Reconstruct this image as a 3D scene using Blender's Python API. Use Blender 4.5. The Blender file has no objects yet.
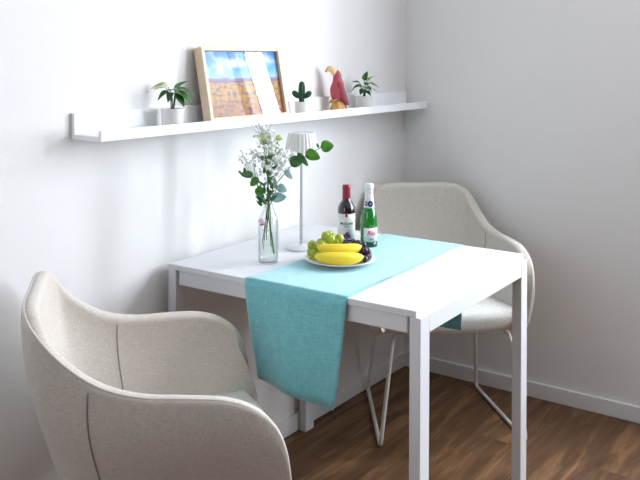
import bpy, bmesh, math, random
from mathutils import Vector, Matrix, Euler
from math import sin, cos, pi, radians
random.seed(7)
SC = bpy.context.scene
COL = SC.collection

# ------------------------------------------------------------------ materials
def new_mat(name):
    m = bpy.data.materials.new(name); m.use_nodes = True
    nt = m.node_tree; b = nt.nodes['Principled BSDF']
    return m, nt, b

def mat(name, col, rough=.5, spec=.5, var=.0, vscale=8., bump=0., bscale=200., coat=0., metal=0., sub=0., trans=0., stretch=None):
    m, nt, b = new_mat(name)
    b.inputs['Roughness'].default_value = rough
    b.inputs['Specular IOR Level'].default_value = spec
    b.inputs['Coat Weight'].default_value = coat
    b.inputs['Coat Roughness'].default_value = .08
    b.inputs['Metallic'].default_value = metal
    b.inputs['Transmission Weight'].default_value = trans
    if sub:
        b.inputs['Subsurface Weight'].default_value = sub
        b.inputs['Subsurface Radius'].default_value = (.01, .01, .006)
        b.inputs['Subsurface Scale'].default_value = .5
    tc = nt.nodes.new('ShaderNodeTexCoord')
    src = tc.outputs['Object']
    if stretch:
        mp = nt.nodes.new('ShaderNodeMapping'); mp.inputs['Scale'].default_value = stretch
        nt.links.new(src, mp.inputs['Vector']); src = mp.outputs['Vector']
    n = nt.nodes.new('ShaderNodeTexNoise'); n.inputs['Scale'].default_value = vscale; n.inputs['Detail'].default_value = 4
    nt.links.new(src, n.inputs['Vector'])
    r = nt.nodes.new('ShaderNodeMixRGB')
    r.inputs['Color1'].default_value = (*[max(0, c * (1 - var)) for c in col], 1)
    r.inputs['Color2'].default_value = (*[min(1, c * (1 + var)) for c in col], 1)
    nt.links.new(n.outputs['Fac'], r.inputs['Fac'])
    nt.links.new(r.outputs['Color'], b.inputs['Base Color'])
    if bump:
        n2 = nt.nodes.new('ShaderNodeTexNoise'); n2.inputs['Scale'].default_value = bscale; n2.inputs['Detail'].default_value = 3
        nt.links.new(src, n2.inputs['Vector'])
        bp = nt.nodes.new('ShaderNodeBump'); bp.inputs['Strength'].default_value = bump; bp.inputs['Distance'].default_value = .002
        nt.links.new(n2.outputs['Fac'], bp.inputs['Height']); nt.links.new(bp.outputs['Normal'], b.inputs['Normal'])
    return m

def weave_mat(name, c1, c2, scale, rough=.9, bump=.35, sheen=.2):
    """woven cloth: two crossed thread directions with slub noise"""
    m, nt, b = new_mat(name)
    b.inputs['Roughness'].default_value = rough; b.inputs['Specular IOR Level'].default_value = .15
    b.inputs['Sheen Weight'].default_value = sheen
    tc = nt.nodes.new('ShaderNodeTexCoord')
    facs = []
    for st in ((scale, scale, scale * .12), (scale * .12, scale * .12, scale)):
        mp = nt.nodes.new('ShaderNodeMapping'); mp.inputs['Scale'].default_value = st
        nt.links.new(tc.outputs['Object'], mp.inputs['Vector'])
        n = nt.nodes.new('ShaderNodeTexNoise'); n.inputs['Scale'].default_value = 1.; n.inputs['Detail'].default_value = 2
        nt.links.new(mp.outputs['Vector'], n.inputs['Vector']); facs.append(n.outputs['Fac'])
    mx = nt.nodes.new('ShaderNodeMath'); mx.operation = 'ADD'
    nt.links.new(facs[0], mx.inputs[0]); nt.links.new(facs[1], mx.inputs[1])
    mr = nt.nodes.new('ShaderNodeMapRange'); mr.inputs['From Min'].default_value = .7; mr.inputs['From Max'].default_value = 1.3
    nt.links.new(mx.outputs[0], mr.inputs['Value'])
    r = nt.nodes.new('ShaderNodeMixRGB'); r.inputs['Color1'].default_value = (*c1, 1); r.inputs['Color2'].default_value = (*c2, 1)
    nt.links.new(mr.outputs[0], r.inputs['Fac']); nt.links.new(r.outputs['Color'], b.inputs['Base Color'])
    bp = nt.nodes.new('ShaderNodeBump'); bp.inputs['Strength'].default_value = bump; bp.inputs['Distance'].default_value = .001
    nt.links.new(mx.outputs[0], bp.inputs['Height']); nt.links.new(bp.outputs['Normal'], b.inputs['Normal'])
    return m

def clear_mat(name, tint, ior=1.5, rough=0.0, edge=None):
    """thin clear glass: Fresnel reflection over straight-through transmission"""
    m = bpy.data.materials.new(name); m.use_nodes = True
    nt = m.node_tree; nt.nodes.clear()
    out = nt.nodes.new('ShaderNodeOutputMaterial')
    tr = nt.nodes.new('ShaderNodeBsdfTransparent'); tr.inputs['Color'].default_value = (*tint, 1)
    gl = nt.nodes.new('ShaderNodeBsdfGlossy'); gl.inputs['Roughness'].default_value = rough
    f0 = ((ior - 1) / (ior + 1)) ** 2
    la = nt.nodes.new('ShaderNodeLayerWeight'); la.inputs['Blend'].default_value = .5
    pw = nt.nodes.new('ShaderNodeMath'); pw.operation = 'POWER'; pw.inputs[1].default_value = 5
    fr = nt.nodes.new('ShaderNodeMath'); fr.operation = 'MULTIPLY_ADD'; fr.inputs[1].default_value = 1 - f0; fr.inputs[2].default_value = f0
    nt.links.new(la.outputs['Facing'], pw.inputs[0]); nt.links.new(pw.outputs[0], fr.inputs[0])
    mx = nt.nodes.new('ShaderNodeMixShader')
    if edge:   # thicker glass seen along the wall absorbs more
        lw = nt.nodes.new('ShaderNodeLayerWeight'); lw.inputs['Blend'].default_value = .25
        mc = nt.nodes.new('ShaderNodeMixRGB'); mc.inputs['Color1'].default_value = (*tint, 1); mc.inputs['Color2'].default_value = (*edge, 1)
        nt.links.new(lw.outputs['Facing'], mc.inputs['Fac']); nt.links.new(mc.outputs['Color'], tr.inputs['Color'])
    nt.links.new(fr.outputs[0], mx.inputs[0]); nt.links.new(tr.outputs[0], mx.inputs[1]); nt.links.new(gl.outputs[0], mx.inputs[2])
    nt.links.new(mx.outputs[0], out.inputs[0])
    return m

def floor_mat():
    m, nt, b = new_mat('oak_planks')
    tc = nt.nodes.new('ShaderNodeTexCoord')
    br = nt.nodes.new('ShaderNodeTexBrick')
    br.inputs['Scale'].default_value = 1; br.inputs['Brick Width'].default_value = 1.2; br.inputs['Row Height'].default_value = .19
    br.inputs['Mortar Size'].default_value = .0012; br.inputs['Mortar Smooth'].default_value = .3; br.offset = .37
    br.inputs['Color1'].default_value = (.86, .86, .86, 1); br.inputs['Color2'].default_value = (1.12, 1.12, 1.12, 1); br.inputs['Mortar'].default_value = (.55, .55, .55, 1)
    nt.links.new(tc.outputs['Object'], br.inputs['Vector'])
    mp = nt.nodes.new('ShaderNodeMapping'); mp.inputs['Scale'].default_value = (1.6, 14, 1)
    nt.links.new(tc.outputs['Object'], mp.inputs['Vector'])
    # shift the grain from plank to plank
    add = nt.nodes.new('ShaderNodeVectorMath'); add.operation = 'ADD'
    sc = nt.nodes.new('ShaderNodeVectorMath'); sc.operation = 'SCALE'; sc.inputs['Scale'].default_value = 9
    nt.links.new(br.outputs['Color'], sc.inputs[0]); nt.links.new(mp.outputs['Vector'], add.inputs[0]); nt.links.new(sc.outputs[0], add.inputs[1])
    n = nt.nodes.new('ShaderNodeTexNoise'); n.inputs['Scale'].default_value = 1.6; n.inputs['Detail'].default_value = 8; n.inputs['Roughness'].default_value = .62; n.inputs['Distortion'].default_value = .8
    nt.links.new(add.outputs[0], n.inputs['Vector'])
    cr = nt.nodes.new('ShaderNodeValToRGB'); e = cr.color_ramp.elements
    e[0].position = .28; e[0].color = (.055, .024, .010, 1); e[1].position = .72; e[1].color = (.29, .155, .07, 1)
    k = e.new(.5); k.color = (.125, .062, .028, 1)
    nt.links.new(n.outputs['Fac'], cr.inputs['Fac'])
    mu = nt.nodes.new('ShaderNodeMixRGB'); mu.blend_type = 'MULTIPLY'; mu.inputs['Fac'].default_value = 1
    nt.links.new(cr.outputs['Color'], mu.inputs['Color1']); nt.links.new(br.outputs['Color'], mu.inputs['Color2'])
    nt.links.new(mu.outputs['Color'], b.inputs['Base Color'])
    b.inputs['Roughness'].default_value = .5; b.inputs['Specular IOR Level'].default_value = .35
    bp = nt.nodes.new('ShaderNodeBump'); bp.inputs['Strength'].default_value = .15; bp.inputs['Distance'].default_value = .001
    nt.links.new(n.outputs['Fac'], bp.inputs['Height']); nt.links.new(bp.outputs['Normal'], b.inputs['Normal'])
    return m

def print_mat():
    """printed landscape: blue sky with white clouds over an ochre plain"""
    m, nt, b = new_mat('landscape_print')
    tc = nt.nodes.new('ShaderNodeTexCoord'); sp = nt.nodes.new('ShaderNodeSeparateXYZ')
    nt.links.new(tc.outputs['Generated'], sp.inputs[0])
    n = nt.nodes.new('ShaderNodeTexNoise'); n.inputs['Scale'].default_value = 5; n.inputs['Detail'].default_value = 6
    mp = nt.nodes.new('ShaderNodeMapping'); mp.inputs['Scale'].default_value = (1.3, 1, 2.4)
    nt.links.new(tc.outputs['Generated'], mp.inputs['Vector']); nt.links.new(mp.outputs['Vector'], n.inputs['Vector'])
    # height wobbled by noise
    ad = nt.nodes.new('ShaderNodeMath'); ad.operation = 'MULTIPLY_ADD'; ad.inputs[1].default_value = .10
    nt.links.new(n.outputs['Fac'], ad.inputs[0]); nt.links.new(sp.outputs['Z'], ad.inputs[2])
    cr = nt.nodes.new('ShaderNodeValToRGB'); e = cr.color_ramp.elements
    e[0].position = 0; e[0].color = (.36, .11, .04, 1); e[1].position = 1; e[1].color = (.03, .22, .55, 1)
    for p, c in ((.22, (.42, .17, .04)), (.40, (.52, .27, .06)), (.555, (.50, .28, .10)), (.575, (.20, .12, .22)), (.625, (.28, .19, .34)), (.645, (.32, .55, .75)), (.8, (.10, .38, .70))):
        k = e.new(p); k.color = (*c, 1)
    nt.links.new(ad.outputs[0], cr.inputs['Fac'])
    # scrub blotches in the lower half
    n3 = nt.nodes.new('ShaderNodeTexNoise'); n3.inputs['Scale'].default_value = 16; n3.inputs['Detail'].default_value = 5
    nt.links.new(tc.outputs['Generated'], n3.inputs['Vector'])
    m3 = nt.nodes.new('ShaderNodeMapRange'); m3.inputs['From Min'].default_value = .44; m3.inputs['From Max'].default_value = .66
    nt.links.new(n3.outputs['Fac'], m3.inputs['Value'])
    lo = nt.nodes.new('ShaderNodeMath'); lo.operation = 'LESS_THAN'; lo.inputs[1].default_value = .5
    nt.links.new(sp.outputs['Z'], lo.inputs[0])
    mm = nt.nodes.new('ShaderNodeMath'); mm.operation = 'MULTIPLY'; nt.links.new(m3.outputs[0], mm.inputs[0]); nt.links.new(lo.outputs[0], mm.inputs[1])
    x1 = nt.nodes.new('ShaderNodeMixRGB'); x1.inputs['Color2'].default_value = (.13, .07, .06, 1)
    nt.links.new(mm.outputs[0], x1.inputs['Fac']); nt.links.new(cr.outputs['Color'], x1.inputs['Color1'])
    # clouds in the upper part
    n2 = nt.nodes.new('ShaderNodeTexNoise'); n2.inputs['Scale'].default_value = 3.2; n2.inputs['Detail'].default_value = 7
    nt.links.new(tc.outputs['Generated'], n2.inputs['Vector'])
    m2 = nt.nodes.new('ShaderNodeMapRange'); m2.inputs['From Min'].default_value = .5; m2.inputs['From Max'].default_value = .68
    nt.links.new(n2.outputs['Fac'], m2.inputs['Value'])
    hi = nt.nodes.new('ShaderNodeMath'); hi.operation = 'GREATER_THAN'; hi.inputs[1].default_value = .64
    nt.links.new(sp.outputs['Z'], hi.inputs[0])
    mm2 = nt.nodes.new('ShaderNodeMath'); mm2.operation = 'MULTIPLY'; nt.links.new(m2.outputs[0], mm2.inputs[0]); nt.links.new(hi.outputs[0], mm2.inputs[1])
    x2 = nt.nodes.new('ShaderNodeMixRGB'); x2.inputs['Color2'].default_value = (.8, .82, .88, 1)
    nt.links.new(mm2.outputs[0], x2.inputs['Fac']); nt.links.new(x1.outputs['Color'], x2.inputs['Color1'])
    nt.links.new(x2.outputs['Color'], b.inputs['Base Color']); b.inputs['Roughness'].default_value = .6
    return m

def wood_mat(name, c1, c2):
    m, nt, b = new_mat(name)
    tc = nt.nodes.new('ShaderNodeTexCoord'); mp = nt.nodes.new('ShaderNodeMapping'); mp.inputs['Scale'].default_value = (12, 60, 60)
    nt.links.new(tc.outputs['Object'], mp.inputs['Vector'])
    n = nt.nodes.new('ShaderNodeTexNoise'); n.inputs['Scale'].default_value = 2; n.inputs['Detail'].default_value = 5
    nt.links.new(mp.outputs['Vector'], n.inputs['Vector'])
    r = nt.nodes.new('ShaderNodeMixRGB'); r.inputs['Color1'].default_value = (*c1, 1); r.inputs['Color2'].default_value = (*c2, 1)
    nt.links.new(n.outputs['Fac'], r.inputs['Fac']); nt.links.new(r.outputs['Color'], b.inputs['Base Color'])
    b.inputs['Roughness'].default_value = .5
    return m

def leaf_mat(name, c1, c2, c3=None, vs=40, thr=.55):
    """leaf green with a paler variegation"""
    m, nt, b = new_mat(name)
    tc = nt.nodes.new('ShaderNodeTexCoord')
    n = nt.nodes.new('ShaderNodeTexNoise'); n.inputs['Scale'].default_value = vs; n.inputs['Detail'].default_value = 3
    nt.links.new(tc.outputs['Object'], n.inputs['Vector'])
    cr = nt.nodes.new('ShaderNodeValToRGB'); e = cr.color_ramp.elements
    e[0].position = .35; e[0].color = (*c1, 1); e[1].position = thr; e[1].color = (*c2, 1)
    if c3: k = e.new(min(.98, thr + .08)); k.color = (*c3, 1)
    nt.links.new(n.outputs['Fac'], cr.inputs['Fac']); nt.links.new(cr.outputs['Color'], b.inputs['Base Color'])
    b.inputs['Roughness'].default_value = .42; b.inputs['Specular IOR Level'].default_value = .4
    return m

M = {}
M['wall'] = mat('white_wall_paint', (.80, .79, .785), .85, .2, .012, 3, .25, 260)
M['far_wall'] = mat('taupe_far_wall', (.20, .155, .12), .9, .2, .02, 3)
M['trim'] = mat('white_trim_paint', (.78, .775, .77), .5, .4, .015, 5)
M['ceil'] = mat('ceiling_paint', (.62, .60, .57), .9, .2, .01, 3)
M['floor'] = floor_mat()
M['lacquer'] = mat('white_lacquer', (.69, .70, .725), .42, .35, .01, 6, .02, 60)
M['shelf'] = mat('white_shelf_foil', (.86, .87, .88), .4, .4, .01, 6)
M['fabric'] = weave_mat('beige_grey_upholstery', (.52, .47, .42), (.67, .62, .565), 640)
M['piping'] = weave_mat('pale_upholstery_piping', (.56, .52, .47), (.70, .66, .61), 500, bump=.2)
M['seam'] = mat('upholstery_seam', (.30, .28, .26), .9, .1, .05, 60)
M['seat'] = weave_mat('seat_upholstery', (.56, .535, .505), (.78, .755, .72), 520)
M['powder'] = mat('white_powder_coat', (.74, .72, .69), .4, .4, .01, 10)
M['glide'] = mat('grey_plastic_glide', (.35, .33, .31), .6, .3, .02, 10)
M['under'] = mat('dark_underside_cloth', (.12, .11, .10), .9, .1, .05, 50)
M['runner'] = weave_mat('turquoise_linen', (.13, .44, .49), (.22, .58, .63), 300, rough=.65, bump=.3, sheen=.65)
M['ceramic'] = mat('white_glazed_ceramic', (.80, .79, .77), .25, .5, .01, 8, coat=.3)
M['plate'] = mat('plate_glaze', (.76, .76, .75), .2, .5, .01, 8, coat=.4)
M['soil'] = mat('potting_soil', (.05, .035, .025), .95, .1, .4, 120, .8, 300)
M['frame'] = wood_mat('pale_birch', (.66, .49, .34), (.80, .64, .48))
M['print'] = print_mat()
M['backing'] = mat('brown_backing_board', (.30, .21, .14), .8, .2, .05, 20)
M['pane'] = clear_mat('picture_glass', (.98, .985, .985), 1.29)
M['glass'] = clear_mat('vase_glass', (.975, .985, .982), 1.5, .0, (.80, .86, .86))
M['water'] = clear_mat('clear_water', (.98, .992, .988), 1.2, .0, (.95, .975, .97))
M['shade'] = mat('pleated_white_shade', (.88, .87, .88), .5, .3, .01, 8)
M['lampmetal'] = mat('white_lamp_metal', (.76, .76, .78), .35, .5, .01, 10)
M['dark_green'] = leaf_mat('dark_leaf', (.012, .055, .018), (.03, .13, .03))
M['varieg'] = leaf_mat('variegated_leaf', (.015, .09, .02), (.05, .22, .04), (.45, .55, .25), 55, .56)
M['pale_leaf'] = leaf_mat('pale_variegated_leaf', (.16, .32, .10), (.50, .60, .33), (.70, .74, .50), 40, .45)
M['euca'] = leaf_mat('fresh_green_leaf', (.035, .16, .015), (.09, .31, .03))
M['euca_dark'] = leaf_mat('deep_green_leaf', (.03, .10, .03), (.07, .20, .06))
M['euca_blue'] = leaf_mat('grey_blue_leaf', (.22, .39, .37), (.36, .55, .52))
M['stem'] = mat('green_stem', (.09, .22, .04), .5, .3, .15, 30)
M['twig'] = mat('pale_green_twig', (.20, .34, .13), .5, .3, .15, 30)
M['dark_stem'] = mat('dark_stem', (.045, .08, .035), .6, .3, .15, 30)
M['blossom'] = mat('white_blossom', (.93, .95, .90), .7, .2, .02, 60, sub=.4)
M['bud'] = mat('yellow_green_flower', (.72, .82, .36), .6, .2, .12, 60)
M['petal'] = mat('pink_white_petal', (.80, .62, .68), .5, .3, .15, 90)
M['petal_red'] = mat('magenta_petal', (.62, .06, .2), .5, .3, .1, 90)
M['cactus'] = mat('cactus_green', (.02, .085, .045), .6, .3, .25, 60, .5, 200)
M['spine'] = mat('cactus_spines', (.45, .48, .36), .6, .2, .05, 60)
M['bird_red'] = mat('carved_red_paint', (.45, .075, .095), .5, .4, .22, 45, .6, 120)
M['bird_dark'] = mat('carved_dark_red_paint', (.27, .04, .06), .5, .4, .25, 60, .6, 120)
M['gold'] = mat('carved_golden_wood', (.60, .33, .10), .45, .4, .25, 50, .7, 120)
M['beak'] = mat('pale_golden_beak', (.76, .52, .27), .4, .4, .12, 40)
M['beak_dark'] = mat('brown_beak_ridge', (.20, .10, .04), .5, .3, .2, 60)
M['black'] = mat('black_paint', (.015, .012, .01), .3, .5, .1, 60)
M['banana'] = mat('banana_peel', (.86, .68, .05), .45, .35, .10, 22, .08, 60)
M['banana_tip'] = mat('banana_stem_end', (.30, .27, .05), .7, .2, .3, 80)
M['grape'] = mat('green_grape', (.34, .42, .03), .25, .5, .22, 50, sub=.3)
M['grape_dark'] = mat('dark_grape', (.03, .012, .035), .28, .5, .5, 60)
M['wineglass'] = mat('dark_wine_glass', (.012, .006, .008), .08, .6, .1, 20, coat=.6)
M['capsule'] = mat('dark_red_capsule', (.30, .012, .04), .35, .5, .1, 30)
M['label'] = mat('white_paper_label', (.80, .79, .76), .6, .3, .02, 30)
M['label_red'] = mat('red_label_print', (.45, .02, .04), .6, .3, .05, 30)
M['ink'] = mat('dark_label_ink', (.02, .02, .03), .6, .3, .05, 30)
M['purple'] = mat('purple_label_print', (.20, .05, .17), .6, .3, .3, 90)
M['greenglass'] = mat('green_bottle_glass', (.008, .19, .02), .07, .6, .25, 25, coat=.6)
M['greendeep'] = mat('deep_green_bottle_foot', (.008, .045, .035), .07, .6, .2, 25, coat=.6)
M['foil'] = mat('white_silver_foil', (.78, .80, .82), .35, .6, .04, 60)
M['navy'] = mat('navy_emblem', (.012, .025, .12), .5, .3, .1, 40)
M['pinkink'] = mat('pink_red_script', (.70, .07, .16), .6, .3, .1, 40)
M['winframe'] = mat('white_window_frame', (.80, .80, .80), .4, .4, .01, 10)

# ------------------------------------------------------------------ helpers
def link(name, bm, m, parent=None, smooth=True, recalc=True):
    if recalc: bmesh.ops.recalc_face_normals(bm, faces=bm.faces)
    me = bpy.data.meshes.new(name); bm.to_mesh(me); bm.free()
    me.materials.append(m)
    if smooth:
        for p in me.polygons: p.use_smooth = True
    o = bpy.data.objects.new(name, me); COL.objects.link(o)
    if parent: o.parent = parent
    return o

def inst(src, name, parent, M4):
    o = src.copy(); o.name = name; COL.objects.link(o); o.parent = parent; o.matrix_basis = M4
    return o

def thing(name, label, cat, loc=(0, 0, 0), rz=0., group=None):
    o = bpy.data.objects.new(name, None); COL.objects.link(o); o.empty_display_size = .05
    o.location = loc; o.rotation_euler = (0, 0, rz)
    o['label'] = label; o['category'] = cat
    if group: o['group'] = group
    return o

def tag(o, label, cat, group=None):
    o['label'] = label; o['category'] = cat
    if group: o['group'] = group
    return o

def struct(o): o['kind'] = 'structure'; return o

def add_box(bm, a, b, bev=0., seg=2):
    vs = [bm.verts.new((x, y, z)) for x in (a[0], b[0]) for y in (a[1], b[1]) for z in (a[2], b[2])]
    f = [(0, 1, 3, 2), (4, 6, 7, 5), (0, 4, 5, 1), (2, 3, 7, 6), (0, 2, 6, 4), (1, 5, 7, 3)]
    fs = [bm.faces.new([vs[i] for i in q]) for q in f]
    if bev:
        es = list({e for q in fs for e in q.edges})
        bmesh.ops.bevel(bm, geom=es, offset=bev, segments=seg, affect='EDGES', profile=.5)

def box(name, a, b, m, parent=None, bev=.002, seg=2):
    bm = bmesh.new(); add_box(bm, a, b, bev, seg)
    return link(name, bm, m, parent, smooth=False)

def add_loft(bm, rings, cap=True, closed=True):
    vr = [[bm.verts.new(p) for p in r] for r in rings]
    n = len(vr[0])
    for a, b in zip(vr[:-1], vr[1:]):
        for i in range(n if closed else n - 1):
            j = (i + 1) % n
            bm.faces.new((a[i], a[j], b[j], b[i]))
    if cap and closed:
        bm.faces.new(list(reversed(vr[0]))); bm.faces.new(vr[-1])
    return vr

def add_lathe(bm, prof, n=32, centre=(0, 0), cap=True):
    rings = [[(centre[0] + r * cos(2 * pi * i / n), centre[1] + r * sin(2 * pi * i / n), z) for i in range(n)] for r, z in prof]
    add_loft(bm, rings, cap)

def catmull(pts, k=6):
    P = [Vector(p) for p in pts]; out = []
    for i in range(len(P) - 1):
        p0 = P[i - 1] if i else P[0] * 2 - P[1]; p1, p2 = P[i], P[i + 1]
        p3 = P[i + 2] if i + 2 < len(P) else P[-1] * 2 - P[-2]
        for j in range(k):
            t = j / k
            out.append(.5 * ((2 * p1) + (p2 - p0) * t + (2 * p0 - 5 * p1 + 4 * p2 - p3) * t * t + (3 * p1 - p0 - 3 * p2 + p3) * t ** 3))
    out.append(P[-1]); return out

def add_tube(bm, pts, rad, n=8, cap=True):
    P = [Vector(p) for p in pts]; R = rad if isinstance(rad, (list, tuple)) else [rad] * len(P)
    up = Vector((0, 0, 1)); rings = []; side = None
    for i, p in enumerate(P):
        t = (P[min(i + 1, len(P) - 1)] - P[max(i - 1, 0)]).normalized()
        if side is None:
            side = t.cross(up) if abs(t.z) < .95 else t.cross(Vector((1, 0, 0)))
        side = (side - t * side.dot(t)).normalized(); q = t.cross(side)
        rings.append([p + (side * cos(2 * pi * k / n) + q * sin(2 * pi * k / n)) * R[i] for k in range(n)])
    add_loft(bm, rings, cap)

def tube(name, pts, rad, m, parent=None, n=8):
    bm = bmesh.new(); add_tube(bm, pts, rad, n); return link(name, bm, m, parent)

def lathe(name, prof, m, parent=None, n=32, centre=(0, 0)):
    bm = bmesh.new(); add_lathe(bm, prof, n, centre); return link(name, bm, m, parent)

def add_ball(bm, c, r, sx=1, sy=1, sz=1, u=12, v=8, mat4=None):
    g = bmesh.ops.create_uvsphere(bm, u_segments=u, v_segments=v, radius=r)['verts']
    T = Matrix.Translation(c) @ (mat4 or Matrix()) @ Matrix.Diagonal((sx, sy, sz, 1))
    bmesh.ops.transform(bm, matrix=T, verts=g)

def frame_from(dirv, upv=(0, 0, 1)):
    """matrix whose x axis runs along dirv and z axis near upv"""
    x = Vector(dirv).normalized(); u = Vector(upv)
    if abs(x.dot(u.normalized())) > .97: u = Vector((1, 0, 0)) if abs(x.x) < .9 else Vector((0, 1, 0))
    y = u.cross(x).normalized(); z = x.cross(y)
    return Matrix((x, y, z)).transposed().to_4x4()

def add_leaf(bm, base, dirv, upv, L, W, curl=.25, fold=.18, blunt=.5, thick=.0006, n=8, rnd_=.8):
    """leaf blade from base along dirv; a folded, drooping blade of real thickness"""
    F = Matrix.Translation(base) @ frame_from(dirv, upv)
    top = []; bot = []
    for i in range(n + 1):
        t = i / n
        w = W * .5 * (sin(pi * t ** blunt) ** rnd_ if 0 < t < 1 else .02)
        z = -curl * L * t * t; x = L * t * (1 - .15 * curl * t)
        row = [(x, -w, z + fold * w), (x, -w * .5, z + fold * w * .35), (x, 0, z), (x, w * .5, z + fold * w * .35), (x, w, z + fold * w)]
        top.append([F @ Vector((a, b_, c + thick)) for a, b_, c in row]); bot.append([F @ Vector((a, b_, c - thick)) for a, b_, c in row])
    rings = [a + list(reversed(b_)) for a, b_ in zip(top, bot)]
    add_loft(bm, rings)

def text_mesh(body, size, shear=0.):
    """letters as a triangulated bmesh, baseline centred at the origin in the XY plane"""
    cu = bpy.data.curves.new('lettering', 'FONT'); cu.body = body; cu.size = size; cu.shear = shear
    cu.align_x = 'CENTER'; cu.align_y = 'CENTER'; cu.extrude = .00015; cu.offset = size * .018; cu.resolution_u = 3
    o = bpy.data.objects.new('lettering', cu); COL.objects.link(o)
    dg = bpy.context.evaluated_depsgraph_get(); me = o.evaluated_get(dg).to_mesh()
    bm = bmesh.new(); bm.from_mesh(me); o.evaluated_get(dg).to_mesh_clear()
    bpy.data.objects.remove(o); bpy.data.curves.remove(cu)
    return bm

def wrap(bm, r, ang, z0):
    """bend flat (x right, y up) geometry round a vertical cylinder of radius r; ang faces outward"""
    for v in bm.verts:
        a = ang + v.co.x / r; rr = r + .0004 + v.co.z
        v.co = Vector((rr * cos(a), rr * sin(a), z0 + v.co.y))

def patch(r, ang, half, z0, z1, n=16, t=.0004):
    bm = bmesh.new(); rings = []
    for i in range(n + 1):
        a = ang - half + 2 * half * i / n
        rings.append([(rr * cos(a), rr * sin(a), z) for rr, z in ((r, z0), (r + t, z0), (r + t, z1), (r, z1))])
    add_loft(bm, rings); return bm

# ------------------------------------------------------------------ the room
CEIL = 2.6; XW = -4.3; YF = -5.6
W1 = (-3.25, -1.04, .92, 2.30)    # window in the right wall  (y0, y1, z0, z1)
W2 = (-1.25, -.2, .95, 2.2)       # window in the left wall
struct(box('floor', (XW - .15, YF - .15, -.1), (.15, .15, 0), M['floor'], bev=0))
FILL_OPENING = (-1.10, -.15, -2.45, -1.45)  # made-up ceiling opening, added for overhead fill light  (x0, x1, y0, y1)
bm = bmesh.new(); x0, x1, y0, y1 = FILL_OPENING
add_box(bm, (XW - .15, YF - .15, CEIL), (x0, .15, CEIL + .1)); add_box(bm, (x1, YF - .15, CEIL), (.15, .15, CEIL + .1))
add_box(bm, (x0, YF - .15, CEIL), (x1, y0, CEIL + .1)); add_box(bm, (x0, y1, CEIL), (x1, .15, CEIL + .1))
struct(link('ceiling', bm, M['ceil'], smooth=False))
bm = bmesh.new(); add_box(bm, (x0, y0, CEIL + .02), (x0 + .05, y1, CEIL + .08), .003); add_box(bm, (x1 - .05, y0, CEIL + .02), (x1, y1, CEIL + .08), .003)
add_box(bm, (x0 + .05, y0, CEIL + .02), (x1 - .05, y0 + .05, CEIL + .08), .003); add_box(bm, (x0 + .05, y1 - .05, CEIL + .02), (x1 - .05, y1, CEIL + .08), .003)
struct(link('overhead_fill_frame', bm, M['winframe'], smooth=False))  # frame of the invented opening that houses the overhead fill
struct(box('wall_back', (XW - .15, 0, 0), (.15, .15, CEIL), M['wall'], bev=0))
struct(box('wall_front', (XW - .15, YF - .15, 0), (.15, YF, CEIL), M['far_wall'], bev=0))
def wall_hole(name, x0, x1, w, m='wall'):
    bm = bmesh.new(); y0, y1, z0, z1 = w
    add_box(bm, (x0, YF, 0), (x1, y0, CEIL)); add_box(bm, (x0, y1, 0), (x1, 0, CEIL))
    add_box(bm, (x0, y0, 0), (x1, y1, z0)); add_box(bm, (x0, y0, z1), (x1, y1, CEIL))
    return struct(link(name, bm, M[m], smooth=False))
wall_hole('wall_right', 0, .15, W1)
wall_hole('wall_left', XW - .15, XW, W2, 'far_wall')
def baseboard(name, a, b):
    o = box(name, a, b, M['trim'], bev=.003); return struct(o)
BBH = .061; BT = .012
baseboard('baseboard_back', (XW, -BT, 0), (0, 0, BBH))
baseboard('baseboard_right', (-BT, YF, 0), (0, -BT, BBH))
def window(name, x, w, split):
    y0, y1, z0, z1 = w; bm = bmesh.new(); d = .03; f = .045
    add_box(bm, (x - d, y0, z0), (x + d, y0 + f, z1), .003); add_box(bm, (x - d, y1 - f, z0), (x + d, y1, z1), .003)
    add_box(bm, (x - d, y0 + f, z0), (x + d, y1 - f, z0 + f), .003); add_box(bm, (x - d, y0 + f, z1 - f), (x + d, y1 - f, z1), .003)
    for s in split: add_box(bm, (x - d, s - .03, z0 + f), (x + d, s + .03, z1 - f), .003)
    return struct(link(name, bm, M['winframe'], smooth=False))
SPLIT = -1.30
window('window_1', .07, W1, [SPLIT, -2.3])
window('window_2', XW - .07, W2, [-.72])

# ------------------------------------------------------------------ dining table
TH = .0226
def TR(x, y): return (cos(TH) * x - sin(TH) * y, sin(TH) * x + cos(TH) * y)
TXL, TXR, TYB, TYF, TZ = -1.466, -.7408, .0035, -.8290, .740
tcx, tcy = (TXL + TXR) / 2, (TYB + TYF) / 2
hw, hd = (TXR - TXL) / 2, (TYB - TYF) / 2
cx, cy = TR(tcx, tcy)
tb = thing('dining_table', 'small white square-legged table pushed against the wall under the shelf', 'table', (cx, cy, 0), TH)
box('tabletop', (-hw, -hd + .0125, TZ - .016), (hw, hd, TZ), M['lacquer'], tb, .0012)
RT = TZ - .0162; RB = RT - .045
for sx in (-1, 1):
    for sy in (-1, 1):
        xa, xb = sorted((sx * hw, sx * (hw - .050))); ya, yb = sorted((sy * hd, sy * (hd - .030)))
        box('leg', (xa, ya, 0), (xb, yb, RT), M['lacquer'], tb, .0018)
box('apron', (-hw + .0505, -hd + .0005, RB), (hw - .0505, -hd + .022, RT), M['lacquer'], tb, .0012)
box('apron', (-hw + .0505, hd - .022, RB), (hw - .0505, hd - .002, RT), M['lacquer'], tb, .0012)
box('apron', (-hw + .008, -hd + .040, RB), (-hw + .028, hd - .033, RT), M['lacquer'], tb, .004, 3)
box('apron', (hw - .028, -hd + .040, RB), (hw - .008, hd - .033, RT), M['lacquer'], tb, .004, 3)

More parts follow.
